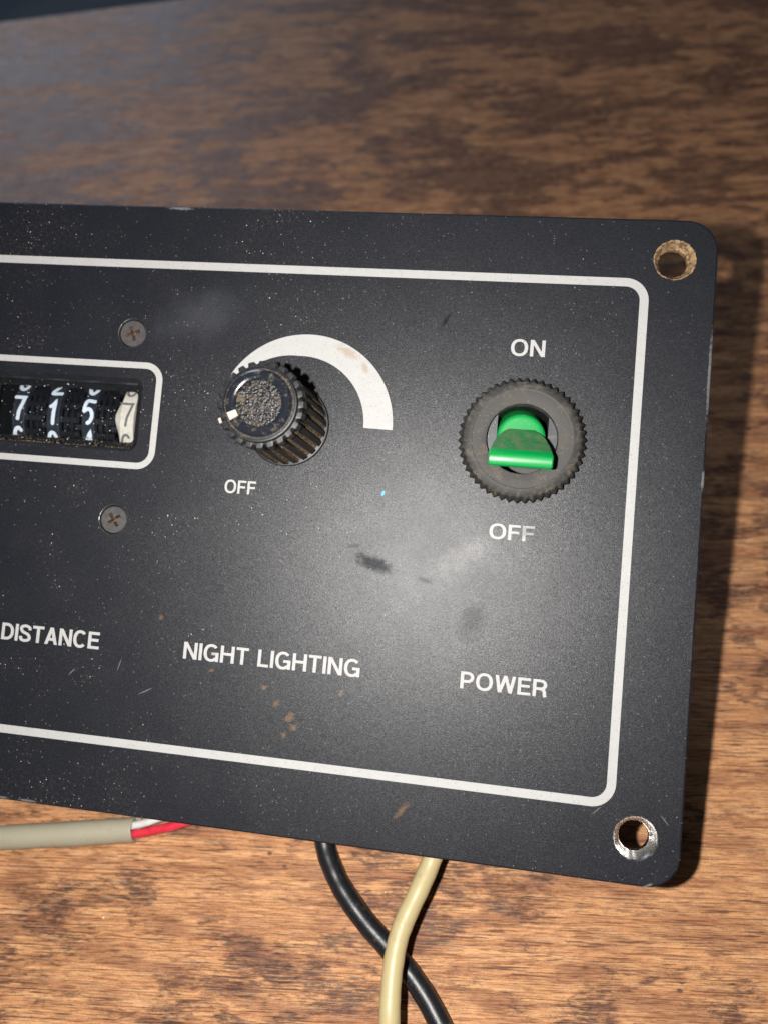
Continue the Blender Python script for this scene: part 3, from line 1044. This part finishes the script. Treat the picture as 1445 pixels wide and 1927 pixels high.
def make_switch():
    NK, sub = 50, 6
    N = NK * sub

    def ring(r, z, amp=0.0):
        out = []
        for i in range(N):
            f = (i % sub) / sub
            tri = 1 - abs(2 * f - 1)
            t = 2 * math.pi * i / N
            out.append((SX + (r + amp * (tri - .5)) * math.cos(t), SY + (r + amp * (tri - .5)) * math.sin(t), z))
        return out
    b = Build()
    b.rings([ring(10.4, .03, .5), ring(10.65, .35, .62), ring(10.65, 1.6, .62), ring(10.4, 2.1, .45), ring(9.95, 2.5, .18)], 1)
    b.rings([ring(9.95, 2.5, .18), ring(9.5, 2.85), ring(8.95, 3.12), ring(8.65, 3.18), ring(8.55, 3.12), ring(8.35, 3.12), ring(6.35, 3.12), ring(6.08, 3.02), ring(6.0, 2.8), ring(6.0, -9.0)], 0)
    nut = b.obj('switch_nut', [RUBBER, KNURL], panel, 38)
    b = Build()
    b.rings([ring(5.98, 1.2), ring(5.98, -9.0), ring(3.0, -9.0)])
    b.cap(ring(3.0, -9.0))
    b.obj('bushing', PIT, nut, 30)
    for s in (-1, 1):
        pts = []
        a0 = math.acos(4.35 / 5.95)
        for k in range(13):
            t = -a0 + 2 * a0 * k / 12
            pts.append((SX + s * 5.95 * math.cos(t), SY + .25 + 5.95 * math.sin(t)))
        b = Build()
        b.rings([lift(pts, -6.0), lift(pts, 1.75)])
        b.add(*fill([pts], 1.75))
        b.obj('guide', GUIDE, nut)
    # green lever: round stub
    ax = Vector((0, -math.sin(.30), math.cos(.30)))
    up = Vector((0, math.cos(.30), math.sin(.30)))
    rt = Vector((1, 0, 0))
    P0 = Vector((SX - .22, SY + .25, 2.4))
    M = 40
    st = []
    for s, r in ((-8.0, 4.12), (1.0, 4.12), (1.3, 4.06), (1.52, 3.9), (1.66, 3.6), (1.72, 3.1), (1.76, 1.6), (1.78, .5)):
        st.append([P0 + ax * s + (rt * math.cos(2 * math.pi * k / M) + up * math.sin(2 * math.pi * k / M)) * r for k in range(M)])
    b = Build()
    b.rings(st)
    b.cap(st[-1])
    lever = b.obj('lever', GREENM, panel, 50)
    # flared paddle: side profile in (y, z) swept across its width
    top0, top1 = (25.0, 3.3), (19.25, 8.75)
    prof = [((24.5, 3.2), .9), ((24.15, 4.15), 1.5), ((23.85, 4.6), 2.35), ((23.3, 5.15), 3.2), ((22.4, 5.95), 3.95), ((21.1, 7.1), 4.55), ((19.75, 8.28), 4.98), (top1, 5.12)]
    tip = [((18.95, 8.98), 5.2), ((18.55, 9.1), 5.22), ((17.55, 8.98), 5.22), ((17.1, 8.75), 5.2), ((16.9, 8.4), 5.12), ((17.0, 7.9), 5.0)]
    bot = [((17.9, 6.4), 4.5), ((18.7, 4.6), 3.7), ((19.9, 2.6), 2.4)]
    cx = 4.83
    b = Build()
    sec = prof + tip + bot
    bev = lambda hw: [-hw, -hw + .16, hw - .16, hw]
    L = [(cx - hw, y, z) for (y, z), hw in sec]
    R = [(cx + hw, y, z) for (y, z), hw in sec]
    ymid = lambda y, z: (y + (19.6 - y) * .045, z + (5.6 - z) * .045)
    Lo = [(cx - hw - .0, *ymid(y, z)) for (y, z), hw in sec]
    Ro = [(cx + hw + .0, *ymid(y, z)) for (y, z), hw in sec]
    Li = [(cx - hw + .2, y, z) for (y, z), hw in sec]
    Ri = [(cx + hw - .2, y, z) for (y, z), hw in sec]
    np_ = len(prof)
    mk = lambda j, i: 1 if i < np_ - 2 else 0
    b.rings([Lo, Li, Ri, Ro], mk)
    b.cap(Lo)
    b.cap(Ro)
    b.obj('paddle', [GREEN, GREEND], lever, 28)


make_switch()

# ------------------------------------------------------------------ cables lying on the table
pts = [(-36, -16, 14), (-32.5, -26, 9), (-29.5, -34, 3.6), (-27.4, -40.5, 2.1), (-24.8, -45.0, 2.1), (-21.8, -48.7, 2.1), (-16.8, -53.3, 2.1), (-10.4, -58.1, 2.1), (-5.3, -62.6, 2.1), (-1.0, -67.7, 2.1), (8, -80, 2.1), (30, -104, 2.1), (70, -125, 2.1)]
o = tube(catmull(pts, 10), 2.05, 24).obj('black_cable', BLACKC, None, 60)
o['label'] = 'black round cable on the wood, passing under the beige cable'
o['category'] = 'cable'

pts = [(1, -18, 21), (-1.2, -28, 18), (-3.2, -36, 14.5), (-5.1, -41.9, 12), (-6.8, -46.9, 12), (-8.7, -51.9, 12), (-9.7, -55.5, 12), (-10.1, -59.8, 12), (-10.0, -64.2, 12), (-9.6, -68.7, 11.6), (-8, -82, 8), (-5, -100, 3), (0, -125, 1.9), (8, -150, 1.9)]
o = tube(catmull(pts, 10), 1.85, 24).obj('beige_cable', BEIGE, None, 60)
o['label'] = 'beige cable arching over the black cable below the panel'
o['category'] = 'cable'

gc = bpy.data.objects.new('grey_cable', None)
COL.objects.link(gc)
gc.location = (-0.0682, -0.0426, 0)
gc.empty_display_size = 0.005
gc['label'] = 'thick grey cable with cut jacket showing a red and a white wire'
gc['category'] = 'cable'
off = Vector((68.2, 42.6, 0))


def rel(ps):
    return [Vector(p) + off for p in ps]


pts = rel([(-190, -74, 2.6), (-150, -60, 2.6), (-120, -52.3, 2.6), (-96.6, -47.7, 2.6), (-82.5, -45.2, 2.6), (-74, -43.6, 2.6), (-68.4, -42.55, 2.6)])
path = catmull(pts, 8)
b = tube(path, 2.55, 24, caps=False)
# thickness of the cut jacket: ragged end folds inward to the bore
t = (path[-1] - path[-2]).normalized()
s = t.cross(Vector((0, 0, 1))).normalized()
w = s.cross(t)
e = path[-1]
rnd = random.Random(3)
rag = [(.9 if math.sin(2 * math.pi * k / 24 + 3.6) > .55 else 0) + rnd.uniform(-.08, .12) for k in range(24)]
ringp = lambda r, d, j=1.0: [e + t * (d + j * rag[k]) + (s * math.cos(2 * math.pi * k / 24) + w * math.sin(2 * math.pi * k / 24)) * r for k in range(24)]
b.rings([ringp(2.55, 0, 0), ringp(2.55, .25), ringp(2.42, .38), ringp(1.95, .35), ringp(1.85, -3.0, .0)])
b.cap(ringp(1.85, -3.0, 0), 0)
b.obj('jacket', GREYC, gc, 45)
tube(catmull(rel([(-71.5, -43.6, 2.2), (-68.1, -43.4, 2.5), (-62.7, -41.8, 3.0), (-57.9, -40.1, 3.6), (-50, -36, 5), (-42, -28, 9), (-38, -20, 14)]), 8), .92, 16).obj('red_wire', REDW, gc, 60)
tube(catmull(rel([(-71.5, -42.4, 3.2), (-68.6, -41.9, 3.4), (-64.3, -40.4, 3.8), (-58, -37, 5), (-50, -30, 8), (-45, -20, 13)]), 8), .80, 16).obj('white_wire', WHITEW, gc, 60)
